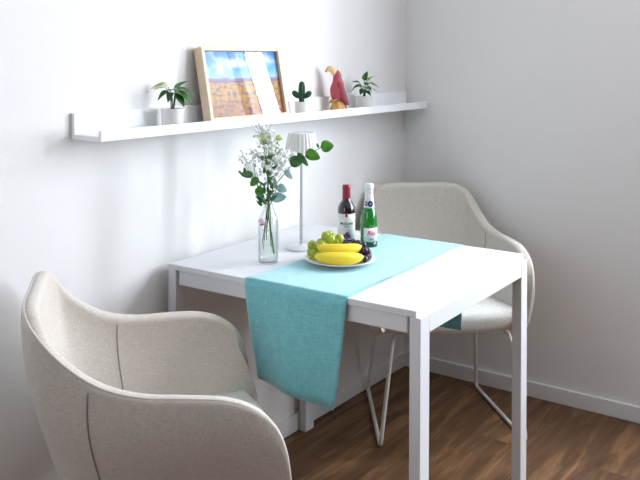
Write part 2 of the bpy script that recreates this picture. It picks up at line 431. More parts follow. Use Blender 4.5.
# ------------------------------------------------------------------ table runner
def runner():
    zt = TZ + .0012
    # centre-line in table-aligned coordinates: down the left side, across, down the right side
    xl, xr = TXL - .004, TXR + .004
    path = []
    for i in range(13):
        t = i / 12; path.append(('L', t))
    nx = 44
    for i in range(1, nx): path.append(('T', i / nx))
    for i in range(13): path.append(('R', i / 12))
    NW = 28; rows = []
    for kind, t in path:
        row = []
        for j in range(NW + 1):
            v = j / NW                               # 0 = edge by the wall, 1 = front edge
            if kind == 'L':
                d = 1 - t                            # 1 at the hem, 0 at the table edge
                y0 = -.287 - .335 * v; y1 = -.318 - .278 * v
                z = zt - .277 * d - .010 * d * v * (1 - abs(v - .75)) ; e = d ** 1.3
                x = xl - .0015 + .024 * d * max(0, 1 - 2.2 * v) - .016 * d * (.2 + .8 * v) + .006 * sin(v * 7 + 1) * d - .016 * max(0, v - .8) * 5 * d * d * .6
                y = y0 + (y1 - y0) * e
                if d < .06: x += .004 * (1 - d / .06) ** 2; z = zt - .277 * d
            elif kind == 'T':
                x = xl + .004 + (xr - xl - .008) * t
                y = (-.287 - .335 * v) + ((-.318 - .292 * v) - (-.287 - .335 * v)) * t
                z = zt + .0016 * math.exp(-((t - .42 - .1 * v) / .02) ** 2)
                if v > .9: z += .004 * max(0, (v - .9) / .1) * math.exp(-((t - .25) / .10) ** 2)
                y += .003 * sin(t * 9) * v
            else:
                d = t
                y = (-.318 - .292 * v) + .010 * d * (v - .5); x = xr + .001 + .002 * d * sin(v * 6) - .055 * max(0, (d - .25) / .75) * max(0, 1 - 1.6 * v)
                z = zt - .282 * d
                if d < .06: x -= .004 * (1 - d / .06) ** 2
            X, Y = TR(x, y); row.append((X, Y, z))
        rows.append(row)
    bm = bmesh.new(); add_loft(bm, rows, closed=False)
    o = link('table_runner', bm, M['runner'])
    # faces must look up / outward so the cloth thickens away from the table
    up = sum(p.normal.z for p in o.data.polygons if abs(p.normal.z) > .7)
    if up < 0: o.data.flip_normals()
    s = o.modifiers.new('thickness', 'SOLIDIFY'); s.thickness = .0016; s.offset = 0
    tag(o, 'turquoise linen table runner draped across the white table, hanging over both ends', 'tablecloth')
    # stitched hem on the left drop is part of the cloth
    return o
runner()

# ------------------------------------------------------------------ tub chairs
RIM = [(-.328, 0, .840), (-.328, .105, .840), (-.320, .174, .831), (-.294, .216, .799), (-.240, .238, .746), (-.170, .257, .702), (-.090, .277, .682),
       (.002, .294, .678), (.079, .304, .672), (.140, .309, .652), (.184, .309, .614), (.208, .304, .558), (.219, .294, .492), (.225, .281, .426)]
BOT = [(-.245, 0, .395), (-.243, .060, .395), (-.234, .108, .395), (-.215, .146, .395), (-.180, .172, .395), (-.130, .190, .395), (-.070, .202, .395),
       (.000, .214, .395), (.075, .225, .395), (.120, .234, .395), (.156, .242, .395), (.184, .252, .395), (.202, .259, .395), (.211, .264, .395)]
def both(c):    # mirror a half curve into a full one, right arm front -> left arm front
    c = catmull(c, 5)
    return [Vector((p.x, -p.y, p.z)) for p in reversed(c[1:])] + c
def make_chair(loc, rz, label):
    t = thing('tub_chair', label, 'chair', loc, rz, 'beige tub armchairs at the table')
    rim, bot = both(RIM), both(BOT); n = len(rim); NV = 14
    def surf(i, v, off=0.):
        a, b = bot[i], rim[i]; p = a.lerp(b, v)
        out = Vector((p.x - .05, p.y, 0)); out = out.normalized() if out.length > 1e-6 else Vector((-1, 0, 0))
        return p + out * ((.024 - .004 * max(0, -b.x / .3)) * sin(pi * v ** 1.5) * min(1, (b.z - a.z) / .25) + off)
    def surfn(i, v, off):
        p = surf(i, v); e = surf(i + 1, v) - surf(i - 1, v); g = surf(i, min(1, v + .03)) - surf(i, v - .03)
        nn = e.cross(g).normalized(); q = Vector((p.x - .05, p.y, 0))
        if nn.dot(q) < 0: nn = -nn
        return p + nn * off
    bm = bmesh.new()
    grid = [[bm.verts.new(surf(i, v / NV)) for i in range(n)] for v in range(NV + 1)]
    for v in range(NV):
        for i in range(n - 1): bm.faces.new((grid[v][i], grid[v][i + 1], grid[v + 1][i + 1], grid[v + 1][i]))
    sh = link('shell', bm, M['fabric'], t)
    # outward normals
    mid = [p for p in sh.data.polygons if p.center.x < -.15]
    if sum(p.normal.x for p in mid) > 0: sh.data.flip_normals()
    so = sh.modifiers.new('padding', 'SOLIDIFY'); so.thickness = .036; so.offset = -1; so.use_even_offset = False
    bv = sh.modifiers.new('round_rim', 'SUBSURF'); bv.levels = 2; bv.render_levels = 2
    # piping round the rim, and the seams where back and arm panels meet
    def inward(i, d):
        p = rim[i]; o_ = Vector((p.x - .05, p.y, 0)).normalized(); return p - o_ * d - Vector((0, 0, .0062))
    tube('piping', [inward(i, .0058) for i in range(n)], .0034, M['piping'], t, 8)
    for s in (-1, 1):
        idx = (n // 2) + s * 24
        tube('seam', [surfn(idx, v / 14, .0004) for v in range(1, 14)], .0018, M['seam'], t, 6)
        idx = (n // 2) + s * 27
        tube('seam', [surfn(idx, v / 14, -.0362) for v in range(3, 14)], .0018, M['seam'], t, 6)
    # seat cushion: outline just inside the shell, rounded front
    def outline(v, sc, z, dz=0.):
        pts = []
        for i in range(n):
            a, b = bot[i], rim[i]; w = (z - a.z) / max(.05, b.z - a.z); p = surf(i, max(0, min(1, w)), -.031)
            pts.append(Vector((p.x, p.y, z)))
        f0, f1 = pts[-1], pts[0]
        for k in range(1, 12):
            s = k / 12; p = f0.lerp(f1, s); p.x += .035 * sin(pi * s); pts.append(p)
        c = Vector((.03, 0, z + dz))
        return [c + Vector(((p.x - .03) * sc, p.y * sc, 0)) for p in pts]
    bm = bmesh.new()
    add_loft(bm, [outline(0, .9, .392), outline(0, .985, .396), outline(0, 1.0, .415), outline(0, 1.0, .44), outline(0, .985, .458), outline(0, .93, .470), outline(0, .7, .480), outline(0, .35, .484), outline(0, .05, .485)])
    link('seat', bm, M['seat'], t)
    bm = bmesh.new(); add_loft(bm, [outline(0, .80, .384), outline(0, .81, .391)]); link('base_panel', bm, M['under'], t, smooth=False)
    # two white sled frames of bent rod
    for s in (-1, 1):
        pts = [(-.06, s * .10, .380), (-.165, s * .165, .378), (-.195, s * .185, .372), (-.215, s * .196, .345), (-.288, s * .222, .03), (-.288, s * .223, .014), (-.272, s * .224, .008),
               (.185, s * .257, .008), (.201, s * .258, .014), (.203, s * .256, .03), (.180, s * .215, .345), (.170, s * .205, .372), (.132, s * .19, .378), (.06, s * .10, .380)]
        P = [Vector((x, y + .018, z)) for x, y, z in pts]; dense = []
        for a, b in zip(P[:-1], P[1:]):
            k = max(1, int((b - a).length / .05))
            dense += [a.lerp(b, q / k) for q in range(k)]
        dense.append(P[-1])
        leg = tube('sled_leg', dense, .0075, M['powder'], t, 10)
        for x in (-.25, .12):
            yy = .018 + s * (.224 + (.257 - .224) * (x + .272) / .457)
            box('glide', (x - .014, yy - .009, 0), (x + .014, yy + .009, .012), M['glide'], leg, .002)
    return t
make_chair((-1.842, -.433, 0), radians(-41.8), 'beige tub armchair in the left foreground, seen side-on with white-edged arm')
make_chair((-.430, -.375, 0), radians(221), 'beige tub armchair behind the table in the corner of the room, facing the camera')

# ------------------------------------------------------------------ picture ledge
sl = thing('picture_ledge', 'long white picture ledge fixed to the back wall above the table', 'shelf', (0, 0, 1.1317))
SX0, SX1 = -1.7978, -.012
box('back_panel', (SX0, -.0135, 0), (SX1, -.0005, .070), M['shelf'], sl, .0015)
box('bottom_panel', (SX0, -.108, 0), (SX1, -.0137, .0135), M['shelf'], sl, .001)
box('front_lip', (SX0, -.120, 0), (SX1, -.1082, .0285), M['shelf'], sl, .0015)
ZS = 1.1317 + .0137

# framed picture leaning on the ledge
fw_, fh_, fd_ = .366, .236, .034
lean = math.asin(.048 / fh_)
pf = thing('framed_picture', 'landscape photograph in a pale wood box frame leaning on the ledge', 'picture', (-1.160, -.0965, ZS + .0072), radians(-3.3))
pf.rotation_euler = (-lean, 0, radians(-3.3))
bm = bmesh.new(); b_ = .013
add_box(bm, (-fw_ / 2, 0, 0), (-fw_ / 2 + b_, fd_, fh_), .0012); add_box(bm, (fw_ / 2 - b_, 0, 0), (fw_ / 2, fd_, fh_), .0012)
add_box(bm, (-fw_ / 2 + b_, 0, 0), (fw_ / 2 - b_, fd_, b_), .0012); add_box(bm, (-fw_ / 2 + b_, 0, fh_ - b_), (fw_ / 2 - b_, fd_, fh_), .0012)
link('frame', bm, M['frame'], pf, smooth=False)
box('print', (-fw_ / 2 + b_, .012, b_), (fw_ / 2 - b_, .014, fh_ - b_), M['print'], pf, 0)
box('glass_pane', (-fw_ / 2 + b_, .0085, b_), (fw_ / 2 - b_, .0105, fh_ - b_), M['pane'], pf, 0)
box('backing_board', (-fw_ / 2 + b_, .018, b_), (fw_ / 2 - b_, .022, fh_ - b_), M['backing'], pf, 0)

RA = math.atan2(-.817, .577)      # direction that runs left to right across the room as the visitor sees it

def pot(parent, r0, r1, h):
    lathe('pot', [(r0 * .3, .0), (r0 * .95, 0), (r0, .002), (r1, h - .002), (r1 + .0006, h), (r1 - .003, h), (r1 - .0035, h - .008), (.001, h - .010)], M['ceramic'], parent, 32)
    bm = bmesh.new(); add_lathe(bm, [(r1 - .0045, h - .012), (r1 - .006, h - .006), (r1 * .4, h - .004), (.001, h - .0035)], 20); link('soil', bm, M['soil'], parent)

# variegated plant on the left of the ledge
p1 = thing('potted_plant', 'small white pot with a drooping pale variegated leaf, left of the framed picture', 'plant', (-1.485, -.062, ZS), RA, 'small plants in white pots on the ledge')
pot(p1, .029, .0345, .056)
LV = [((-.006, 0, .083), (-.012, .004, .118), (-.8, -.1, .15), .052, .042, .35, 'pale_leaf'),
      ((-.003, 0, .080), (-.020, .0, .118), (-1, .15, -.05), .040, .022, .3, 'pale_leaf'),
      ((0, 0, .085), (-.004, -.008, .108), (.3, -.5, .3), .040, .028, .5, 'varieg'),
      ((-.002, 0, .08), (-.012, -.006, .106), (-.8, -.4, -.35), .036, .024, .4, 'dark_green'),
      ((.006, 0, .078), (.010, -.004, .108), (.2, -.1, .6), .036, .026, .7, 'varieg'),
      ((.008, 0, .078), (.014, 0, .110), (1, -.1, .35), .046, .024, .8, 'varieg'),
      ((.006, 0, .075), (.014, -.006, .104), (1, -.3, -.2), .050, .024, .55, 'varieg'),
      ((.004, 0, .075), (.010, -.008, .100), (.8, -.5, -.6), .046, .024, .4, 'dark_green'),
      ((.0, 0, .075), (-.002, -.006, .102), (-.1, -.6, -.2), .034, .020, .5, 'dark_green'),
      ((.004, .004, .075), (.006, .008, .106), (.4, .7, .2), .036, .022, .5, 'dark_green')]
def leafy(parent, leaves, zroot, k=1.):
    for a, tip, d, L, W, curl, mk in leaves:
        tube('stem', catmull([(a[0] * .6, a[1] * .6, zroot), a, tip], 4), .0012, M['dark_stem'], parent, 6)
        bm = bmesh.new(); add_leaf(bm, tip, d, (0, -.35, 1), L * k, W * k, curl, .22, .6); link('leaf', bm, M[mk], parent)
leafy(p1, LV, .05, 1.08)

# cactus
c1 = thing('potted_cactus', 'small white pot with a dark green three-armed cactus on the ledge', 'plant', (-.850, -.062, ZS), RA, 'small plants in white pots on the ledge')
pot(c1, .0215, .0255, .048)
def ribbed(prof, n=40, ribs=9, depth=.10):
    bm = bmesh.new()
    rings = [[((r * (1 + depth * cos(ribs * 2 * pi * i / n))) * cos(2 * pi * i / n), (r * (1 + depth * cos(ribs * 2 * pi * i / n))) * sin(2 * pi * i / n), z) for i in range(n)] for r, z in prof]
    add_loft(bm, rings); return bm
colp = [(.0085, .040), (.0105, .05), (.0125, .065), (.0132, .085), (.0128, .10), (.0108, .111), (.007, .117), (.002, .1195)]
colp = [(r * .84, z) for r, z in colp]
col = link('cactus_column', ribbed(colp), M['cactus'], c1)
for s, ang in ((-1, -38), (1, 40)):
    prof = [(.002, 0), (.0045, .003), (.008, .010), (.0098, .018), (.0092, .026), (.0062, .032), (.002, .0345)]
    bm = ribbed(prof, 28, 7, .1)
    bmesh.ops.transform(bm, matrix=Matrix.Translation((s * .008, -.004, .060)) @ Matrix.Rotation(radians(ang * 1.15), 4, 'Y'), verts=bm.verts)
    link('cactus_arm', bm, M['cactus'], c1)
bm = bmesh.new()
for k in range(9):
    a = 2 * pi * k / 9
    for q in range(7):
        z = .062 + q * .0075; r = .0117 if q < 5 else .0106 - (q - 5) * .002
        for da in (-.3, .3):
            add_tube(bm, [(r * cos(a), r * sin(a), z), ((r + .003) * cos(a + da * .3), (r + .003) * sin(a + da * .3), z + .001)], .00025, 3)
sp = link('spines', bm, M['spine'], col); sp['kind'] = 'stuff'

# right-hand plant
p2 = thing('potted_plant', 'small white pot with upright glossy green leaves, nearest the room corner on the ledge', 'plant', (-.437, -.062, ZS), RA, 'small plants in white pots on the ledge')
pot(p2, .0265, .031, .052)
LV2 = [((0, 0, .08), (0, 0, .112), (.25, -.1, 1), .034, .022, .15, 'varieg'),
       ((.004, 0, .08), (.008, 0, .110), (.7, .1, .75), .032, .017, .3, 'pale_leaf'),
       ((.006, 0, .075), (.016, -.002, .102), (1, -.1, .0), .036, .018, .4, 'varieg'),
       ((.006, 0, .07), (.016, -.004, .088), (1, -.2, -.25), .036, .010, .3, 'pale_leaf'),
       ((-.006, 0, .075), (-.018, -.002, .104), (-.7, -.2, .35), .026, .016, .4, 'dark_green'),
       ((-.006, 0, .072), (-.022, -.002, .098), (-.9, 0, -.55), .036, .011, .3, 'varieg'),
       ((-.002, 0, .07), (-.006, -.006, .090), (-.6, -.5, .3), .030, .022, .5, 'dark_green'),
       ((.002, 0, .07), (.004, -.008, .086), (.3, -.6, .2), .032, .022, .6, 'dark_green'),
       ((-.001, 0, .07), (-.004, -.008, .078), (-.3, -.7, -.1), .028, .020, .5, 'dark_green'),
       ((.003, .003, .07), (.006, .006, .095), (.4, .5, .4), .034, .022, .5, 'dark_green'),
       ((.001, -.003, .065), (.006, -.010, .072), (.5, -.7, -.1), .026, .018, .5, 'dark_green')]
leafy(p2, LV2, .046, 1.2)

# carved bird  (local x: beak end is -x)
bd = thing('carved_bird', 'carved red wooden toucan with golden beak standing on a golden stump', 'figurine', (-.622, -.062, ZS), radians(-32))
def add_spine(bm, pts, radii, n=14, squash=.8):
    P = catmull(pts, 4); R = catmull([(r, 0, 0) for r in radii], 4); rings = []
    for i, p in enumerate(P):
        t = (P[min(i + 1, len(P) - 1)] - P[max(i - 1, 0)]).normalized(); side = Vector((0, 1, 0)); q = side.cross(t).normalized()
        r = max(.0006, R[i].x); rings.append([p + q * cos(2 * pi * k / n) * r + side * sin(2 * pi * k / n) * r * squash for k in range(n)])
    add_loft(bm, rings)
bm = bmesh.new()
add_spine(bm, [(.010, 0, .022), (.008, 0, .040), (.0, 0, .062), (-.001, 0, .085), (.0, 0, .105), (-.002, 0, .120), (-.003, 0, .134), (-.005, 0, .144), (-.008, 0, .151), (-.010, 0, .155)],
          [.012, .019, .0275, .029, .024, .0180, .0165, .0145, .0095, .002])
body = link('body', bm, M['bird_red'], bd)
bm = bmesh.new()
add_spine(bm, [(-.009, 0, .137), (-.017, 0, .150), (-.028, 0, .1585), (-.040, 0, .158), (-.051, 0, .148)], [.0115, .0128, .0112, .0078, .0015], 12, .7)
bk = link('beak', bm, M['beak'], bd)
bm = bmesh.new()
add_spine(bm, [(-.012, 0, .152), (-.019, 0, .160), (-.029, 0, .1670), (-.042, 0, .1640), (-.0525, 0, .1505)], [.003, .0034, .0034, .003, .001], 8, 1.)
link('ridge', bm, M['beak_dark'], bk)
for s in (-1, 1):
    bm = bmesh.new(); add_ball(bm, (-.004, s * .0125, .136), .0022); link('eye', bm, M['black'], bd)
    bm = bmesh.new()
    T = Matrix.Translation((.010, s * .018, .068)) @ Matrix.Rotation(radians(-12), 4, 'Y')
    g = bmesh.ops.create_uvsphere(bm, u_segments=14, v_segments=10, radius=1)['verts']
    for v in g:
        v.co = Vector((v.co.x * .0165, v.co.y * .007, v.co.z * .048)); v.co.x += -.004 * (v.co.z / .048) + .012 * max(0, -v.co.z / .048) ** 2
    bmesh.ops.transform(bm, matrix=T, verts=bm.verts); link('wing', bm, M['bird_dark'], bd)
bm = bmesh.new(); add_spine(bm, [(.014, 0, .045), (.024, 0, .026), (.030, 0, .010), (.031, 0, .006)], [.012, .010, .008, .004], 10, .9); link('tail', bm, M['bird_dark'], bd)
bm = bmesh.new()
rings = []
for z, r in ((0, .029), (.004, .030), (.018, .0275), (.030, .023), (.042, .016), (.050, .010)):
    rings.append([(.002 + r * (1 + .10 * cos(7 * a + z * 40)) * cos(a), r * .85 * (1 + .10 * cos(7 * a + z * 40)) * sin(a), z) for a in [2 * pi * k / 42 for k in range(42)]])
add_loft(bm, rings); link('stump', bm, M['gold'], bd)
for s in (-1, 1):
    for k in (-1, 0, 1):
        tube('claw', [(-.012 + .002 * abs(k), s * .010 + k * .004, .047), (-.022, s * .010 + k * .005, .043), (-.028, s * .010 + k * .006, .032)], [.003, .0028, .001], M['gold'], bd, 6)

# ------------------------------------------------------------------ table lamp
lp = thing('table_lamp', 'slender white table lamp with a pleated shade behind the flowers', 'lamp', (-1.079, -.232, TZ))
lathe('base', [(.02, 0), (.049, 0), (.0505, .0015), (.0505, .006), (.049, .008), (.012, .0105), (.0065, .014)], M['lampmetal'], lp, 40)
lathe('pole', [(.0052, .012), (.0052, .300), (.009, .304), (.009, .312), (.003, .314)], M['lampmetal'], lp, 16)
bm = bmesh.new(); NP = 26; n = NP * 4
def pleat(r, z, d):
    return [((r + (d if (i % 4) < 2 else -d)) * cos(2 * pi * i / n), (r + (d if (i % 4) < 2 else -d)) * sin(2 * pi * i / n), z) for i in range(n)]
add_loft(bm, [pleat(.044, .316, .0013), pleat(.0515, .300, .0016), pleat(.0535, .306, .0016)][:0] or
         [pleat(.0495, .312, .0016), pleat(.0535, .312, .0016), pleat(.0415, .3715, .0014), pleat(.0385, .3715, .0014), pleat(.0475, .314, .0016)], cap=False)
link('lamp_shade', bm, M['shade'], lp, smooth=False)
lathe('shade_cap', [(.002, .364), (.039, .364), (.039, .368), (.002, .369)], M['lampmetal'], lp, 32)
lathe('led_holder', [(.006, .312), (.034, .316), (.034, .320), (.005, .366)], M['lampmetal'], lp, 24)

# ------------------------------------------------------------------ glass bottle vase and its stems
VX, VY = -1.284, -.261
RV = RA
vs = thing('glass_vase', 'clear glass bottle vase of water holding the bouquet on the table', 'vase', (VX, VY, TZ), RV)
VP = [(.004, .0005), (.028, .0005), (.0302, .004), (.0305, .02), (.0305, .116), (.0285, .131), (.0210, .150), (.0152, .164), (.0132, .182), (.0130, .205), (.0150, .207), (.0152, .213), (.0135, .2155)]
VI = [(max(.001, r - .0024), z + (.006 if k < 2 else 0)) for k, (r, z) in enumerate(VP)]
bm = bmesh.new()
n = 40; prof = VP + list(reversed(VI))
add_lathe(bm, prof, n); link('bottle', bm, M['glass'], vs)
bm = bmesh.new(); add_lathe(bm, [(.001, .0075), (.0245, .0075), (.0275, .012), (.0278, .116), (.0264, .128), (.001, .128)], 32); link('water', bm, M['water'], vs)

def vz(px, py, b=0.):   # bouquet coordinates: a = along the vase's local x, z up, b = depth
    return Vector(((px - 268) / 336, b, (262.5 - py) / 336))
def spray(name, label, main, branches, blossoms, rb, mkb, group=None, stem_m='stem', rs=.0016, leaves=()):
    t = thing(name, label, 'flower', (VX, VY, TZ), RV, group)
    bm = bmesh.new(); add_tube(bm, catmull(main, 5), rs, 6)
    for br in branches: add_tube(bm, catmull(br, 3), [.0004] * (3 * (len(br) - 1)) + [.0003], 5)
    st = link('stem', bm, M['twig' if blossoms else stem_m], t)
    proto = None
    for (p, s) in blossoms:
        if proto is None:
            bm = bmesh.new(); add_ball(bm, (0, 0, 0), .0018, u=6, v=4)
            for k in range(7):
                a = 2 * pi * k / 7; add_ball(bm, (.0022 * cos(a), .0022 * sin(a), .0006 * (k % 2)), .0017, 1, 1, .7, 6, 4)
            for k in range(3):
                a = 2 * pi * k / 3 + .4; add_ball(bm, (.0011 * cos(a), .0011 * sin(a), .0016), .0015, 1, 1, .8, 6, 4)
            proto = link('blossom', bm, M[mkb], t); proto.matrix_basis = Matrix.Translation(p) @ Euler((random.uniform(-1, 1), random.uniform(-1, 1), 0)).to_matrix().to_4x4() @ Matrix.Scale(s, 4)
        else:
            inst(proto, 'blossom', t, Matrix.Translation(p) @ Euler((random.uniform(-1.2, 1.2), random.uniform(-1.2, 1.2), random.uniform(0, 6))).to_matrix().to_4x4() @ Matrix.Scale(s, 4))
    for (p, d, L, W, mk) in leaves:
        bm = bmesh.new(); add_leaf(bm, p, d, (0, -1, .4), L, W, .2, .15, .6); link('leaf', bm, M[mk], t)
    return t
rnd = random.Random(11)
def cloud(cx_, cy_, sx, sy, n_, root, sb=.020, smin=1.3, smax=2.1):
    """blossoms scattered about a centre with a thin twig each"""
    bl = []; br = []
    for _ in range(n_):
        while True:
            u, v, w = rnd.uniform(-1, 1), rnd.uniform(-1, 1), rnd.uniform(-1, 1)
            if u * u + v * v + w * w < 1: break
        p = vz(cx_ + u * sx, cy_ + v * sy, w * sb); bl.append((p, rnd.uniform(smin, smax)))
        q = root(p); br.append([q, q.lerp(p, .55) + Vector((0, 0, .003)), p])
    return bl, br
G_B = 'baby\'s breath sprays in the glass vase'
def rootfn(px, py0, py1):
    def f(p):
        z = max((262.5 - py0) / 336, min((262.5 - py1) / 336, p.z - .028)); return Vector(((px - 268) / 336 + (p.x - (px - 268) / 336) * .25, p.y * .25, z))
    return f
# main column
bl, br = cloud(268, 154, 17, 32, 99, rootfn(268, 205, 140), .026)
b2, r2 = cloud(284, 160, 13, 12, 24, rootfn(274, 195, 165), .02)
lv = []
for k in range(30):
    a = rnd.uniform(0, 6.28); zz = vz(266 + rnd.uniform(-4, 7), rnd.uniform(158, 206), rnd.uniform(-.024, .004)); lv.append((zz, (cos(a), sin(a) - .4, .9), rnd.uniform(.022, .036), rnd.uniform(.008, .012), rnd.choice(['dark_green', 'euca_dark', 'euca_dark', 'euca'])))
spray('babys_breath', 'dense upright spray of white baby\'s breath in the middle of the vase', [vz(271, 246, -.004), vz(269, 215, -.002), vz(268, 190), vz(268, 150)], br + r2, bl + b2, 1, 'blossom', G_B, leaves=lv)
# left wisp
bl, br = cloud(247, 157, 12, 9, 26, lambda p: vz(258 + (p.x * 336) * .15, 180, 0), .018, .7, 1.1)
spray('babys_breath', 'thin wisp of baby\'s breath leaning left out of the vase', [vz(263, 250, .006), vz(266, 215, .003), vz(264, 198), vz(256, 172)], br, bl, 1, 'blossom', G_B, 'dark_stem', .0011)
# top wisp
bl, br = cloud(262, 130, 14, 8, 30, lambda p: vz(266, 150, 0), .018, .8, 1.2)
spray('babys_breath', 'topmost wisp of baby\'s breath rising towards the ledge', [vz(272, 252, .008), vz(270, 215, .006), vz(267, 190, .004), vz(266, 150, .0), vz(264, 136, 0)], br, bl, 1, 'blossom', G_B, 'stem', .0011)
# two yellow-green blooms
for (px, py, lab) in ((278, 138, 'yellow-green bloom on the right of the white blossoms, in the vase'), (263, 139, 'yellow-green bloom on the left of the white blossoms, in the vase')):
    t = thing('chrysanthemum', lab, 'flower', (VX, VY, TZ), RV, 'yellow-green blooms in the vase')
    q = vz(px, py, -.012); bx = (px - 268) / 336
    tube('stem', catmull([vz(266 + (px > 270) * 5, 240, .002), vz(267 + (px > 270) * 3, 212, 0), vz(268, 185, -.006), q], 5), .0014, M['stem'], t, 6)
    bm = bmesh.new(); rr = random.Random(px)
    for k in range(34):
        ph = math.acos(1 - 1.5 * (k + .5) / 34); a = k * 2.39996
        d = Vector((sin(ph) * cos(a), sin(ph) * sin(a), cos(ph))); add_leaf(bm, q - Vector((0, 0, .002)), d, (0, 0, 1.3), (.0155), .0068, -.15, .1, .6, .0003, 4)
    link('bloom', bm, M['bud'], t)
# eucalyptus-like branches
def branch(label, path, leaves, sm='dark_stem', r=.0013):
    t = thing('leafy_branch', label, 'branch', (VX, VY, TZ), RV, 'leafy branches in the glass vase')
    tube('stem', catmull(path, 6), r, M[sm], t, 6)
    for (p, d, L, W, mk, up) in leaves:
        bm = bmesh.new(); add_leaf(bm, p, d, up, L, W, .18, .12, .72, .0005, 12, .62); link('leaf', bm, M[mk], t)
    return t
FACE = (.1, -1, .25)
branch('long leafy branch reaching right from the vase past the lamp, with round green leaves',
       [vz(266, 236, .004), vz(268, 214, .002), vz(271, 192, -.003), vz(281, 177, -.008), (vz(291, 165, -.012)), vz(303, 157, -.014), vz(318, 148, -.014), vz(321, 145, -.014)],
       [(vz(320, 146, -.016), (.9, 0, .12), .040, .036, 'euca', FACE), (vz(305, 151, -.018), (.9, -.2, -.35), .048, .034, 'euca', FACE), (vz(289, 161, -.018), (.9, 0, .1), .042, .036, 'euca_dark', FACE),
        (vz(297, 152, -.014), (.65, -.1, -.75), .052, .018, 'euca_dark', FACE), (vz(284, 169, -.014), (.75, 0, -.8), .038, .018, 'euca_blue', FACE), (vz(318, 147, -.014), (-.3, 0, .8), .016, .008, 'euca', FACE)])
branch('grey-blue leafed sprig at the neck of the vase, right side',
       [vz(264, 240, .0), vz(267, 212, -.003), vz(272, 200, -.008), vz(277, 186, -.010)],
       [(vz(271, 197, -.014), (1, -.1, .1), .047, .030, 'euca_blue', FACE), (vz(277, 185, -.012), (.9, 0, -.5), .034, .026, 'euca_blue', FACE), (vz(275, 188, -.012), (-.1, 0, 1), .036, .016, 'euca_blue', FACE)])
branch('dark green leafed sprig drooping to the left of the vase neck',
       [vz(262, 244, .004), vz(266, 212, 0), vz(263, 196, -.006), vz(257, 184, -.008), vz(249, 176, -.008), vz(244, 171, -.008)],
       [(vz(253, 174, -.012), (-1, 0, .05), .040, .022, 'euca_dark', FACE), (vz(245, 172, -.01), (-.2, 0, 1), .016, .010, 'euca_dark', FACE), (vz(258, 177, -.010), (-.7, 0, -.75), .036, .024, 'euca', FACE),
        (vz(258, 186, -.012), (.25, 0, -1), .036, .026, 'euca', FACE), (vz(241, 173, -.008), (-.5, 0, .5), .012, .008, 'euca_dark', FACE)])
t = thing('rose_petal_stem', 'green rose stem with one pink and white petal inside the glass vase', 'flower', (VX, VY, TZ), RV)
tube('stem', catmull([vz(274, 253, -.006), vz(272, 236, -.006), vz(269, 220, -.005), vz(268, 200, -.002)], 5), .0021, M['stem'], t, 7)
tube('side_shoot', [vz(271, 228, -.006), vz(266, 231, -.009), vz(262, 229, -.010)], .0009, M['stem'], t, 5)
bm = bmesh.new(); add_ball(bm, vz(261.5, 220, -.012), .0105, 1, .8, .75, 12, 8); link('petal', bm, M['petal'], t)
bm = bmesh.new(); add_ball(bm, vz(263, 223.2, -.0155), .0075, 1.25, .7, .36, 12, 8, Matrix.Rotation(radians(-15), 4, 'Y')); link('petal', bm, M['petal_red'], t)['label'] = 'magenta petal edge'

# ------------------------------------------------------------------ plate of fruit
PX, PY = -1.167, -.442; ZR = TZ + .0025
pl = tag(lathe('plate', [(.02, .0), (.052, 0), (.056, .002), (.080, .0065), (.1035, .0145), (.1065, .0165), (.1050, .0178), (.080, .0095), (.055, .0048), (.002, .0042)], M['plate'], None, 64), 'round white plate holding the fruit on the turquoise runner', 'plate')
pl.location = (PX, PY, ZR)
Z0 = ZR + .0045
def banana(label, loc, rz, tilt, L=.15, R=.0172, bend=.62):
    t = thing('banana', label, 'banana', loc, rz, 'bananas on the plate')
    t.rotation_euler = (tilt, 0, rz)
    n = 24; rad = L / (2 * sin(bend)) ; P = []; rr = []
    for i in range(n + 1):
        s = -1 + 2 * i / n; a = bend * s
        P.append(Vector((rad * sin(a), rad * (1 - cos(a)), 0)))
        rr.append(R * (max(.0, 1 - abs(s) ** (2.6 if s > 0 else 2.0)) ** .72 * .80 + .20))
    bm = bmesh.new(); rings = []
    for i, p in enumerate(P):
        tv = (P[min(i + 1, n)] - P[max(i - 1, 0)]).normalized(); q = Vector((-tv.y, tv.x, 0))
        rings.append([p + (q * cos(a) + Vector((0, 0, 1)) * sin(a)) * rr[i] * (1 + .06 * cos(5 * a + .3)) for a in [2 * pi * k / 20 for k in range(20)]])
    add_loft(bm, rings); link('peel', bm, M['banana'], t)
    d = (P[0] - P[1]).normalized()
    tube('stem', [P[0] - d * .004, P[0] + d * .007, P[0] + d * .016 + Vector((0, .002, .002))], [.0042, .0034, .0042], M['banana_tip'], t, 8)
    d = (P[-1] - P[-2]).normalized()
    tube('tip', [P[-1] - d * .002, P[-1] + d * .004], [.0036, .0022], M['banana_tip'], t, 8)
    return t
RVv = Vector((cos(RA), sin(RA), 0)); DV = Vector((.817, .577, 0))   # along / away
def fr(a, d, z): v = Vector((PX, PY, 0)) + RVv * a + DV * d; return (v.x, v.y, z)
banana('front banana of the two, lowest on the plate', fr(-.006, -.058, Z0 + .0205), RA - .02, 0.25, .140, .0192, .48)
banana('rear banana of the two, propped on the front one on the plate', fr(-.004, -.019, Z0 + .037), RA + .03, .45, .130, .0186, .58)
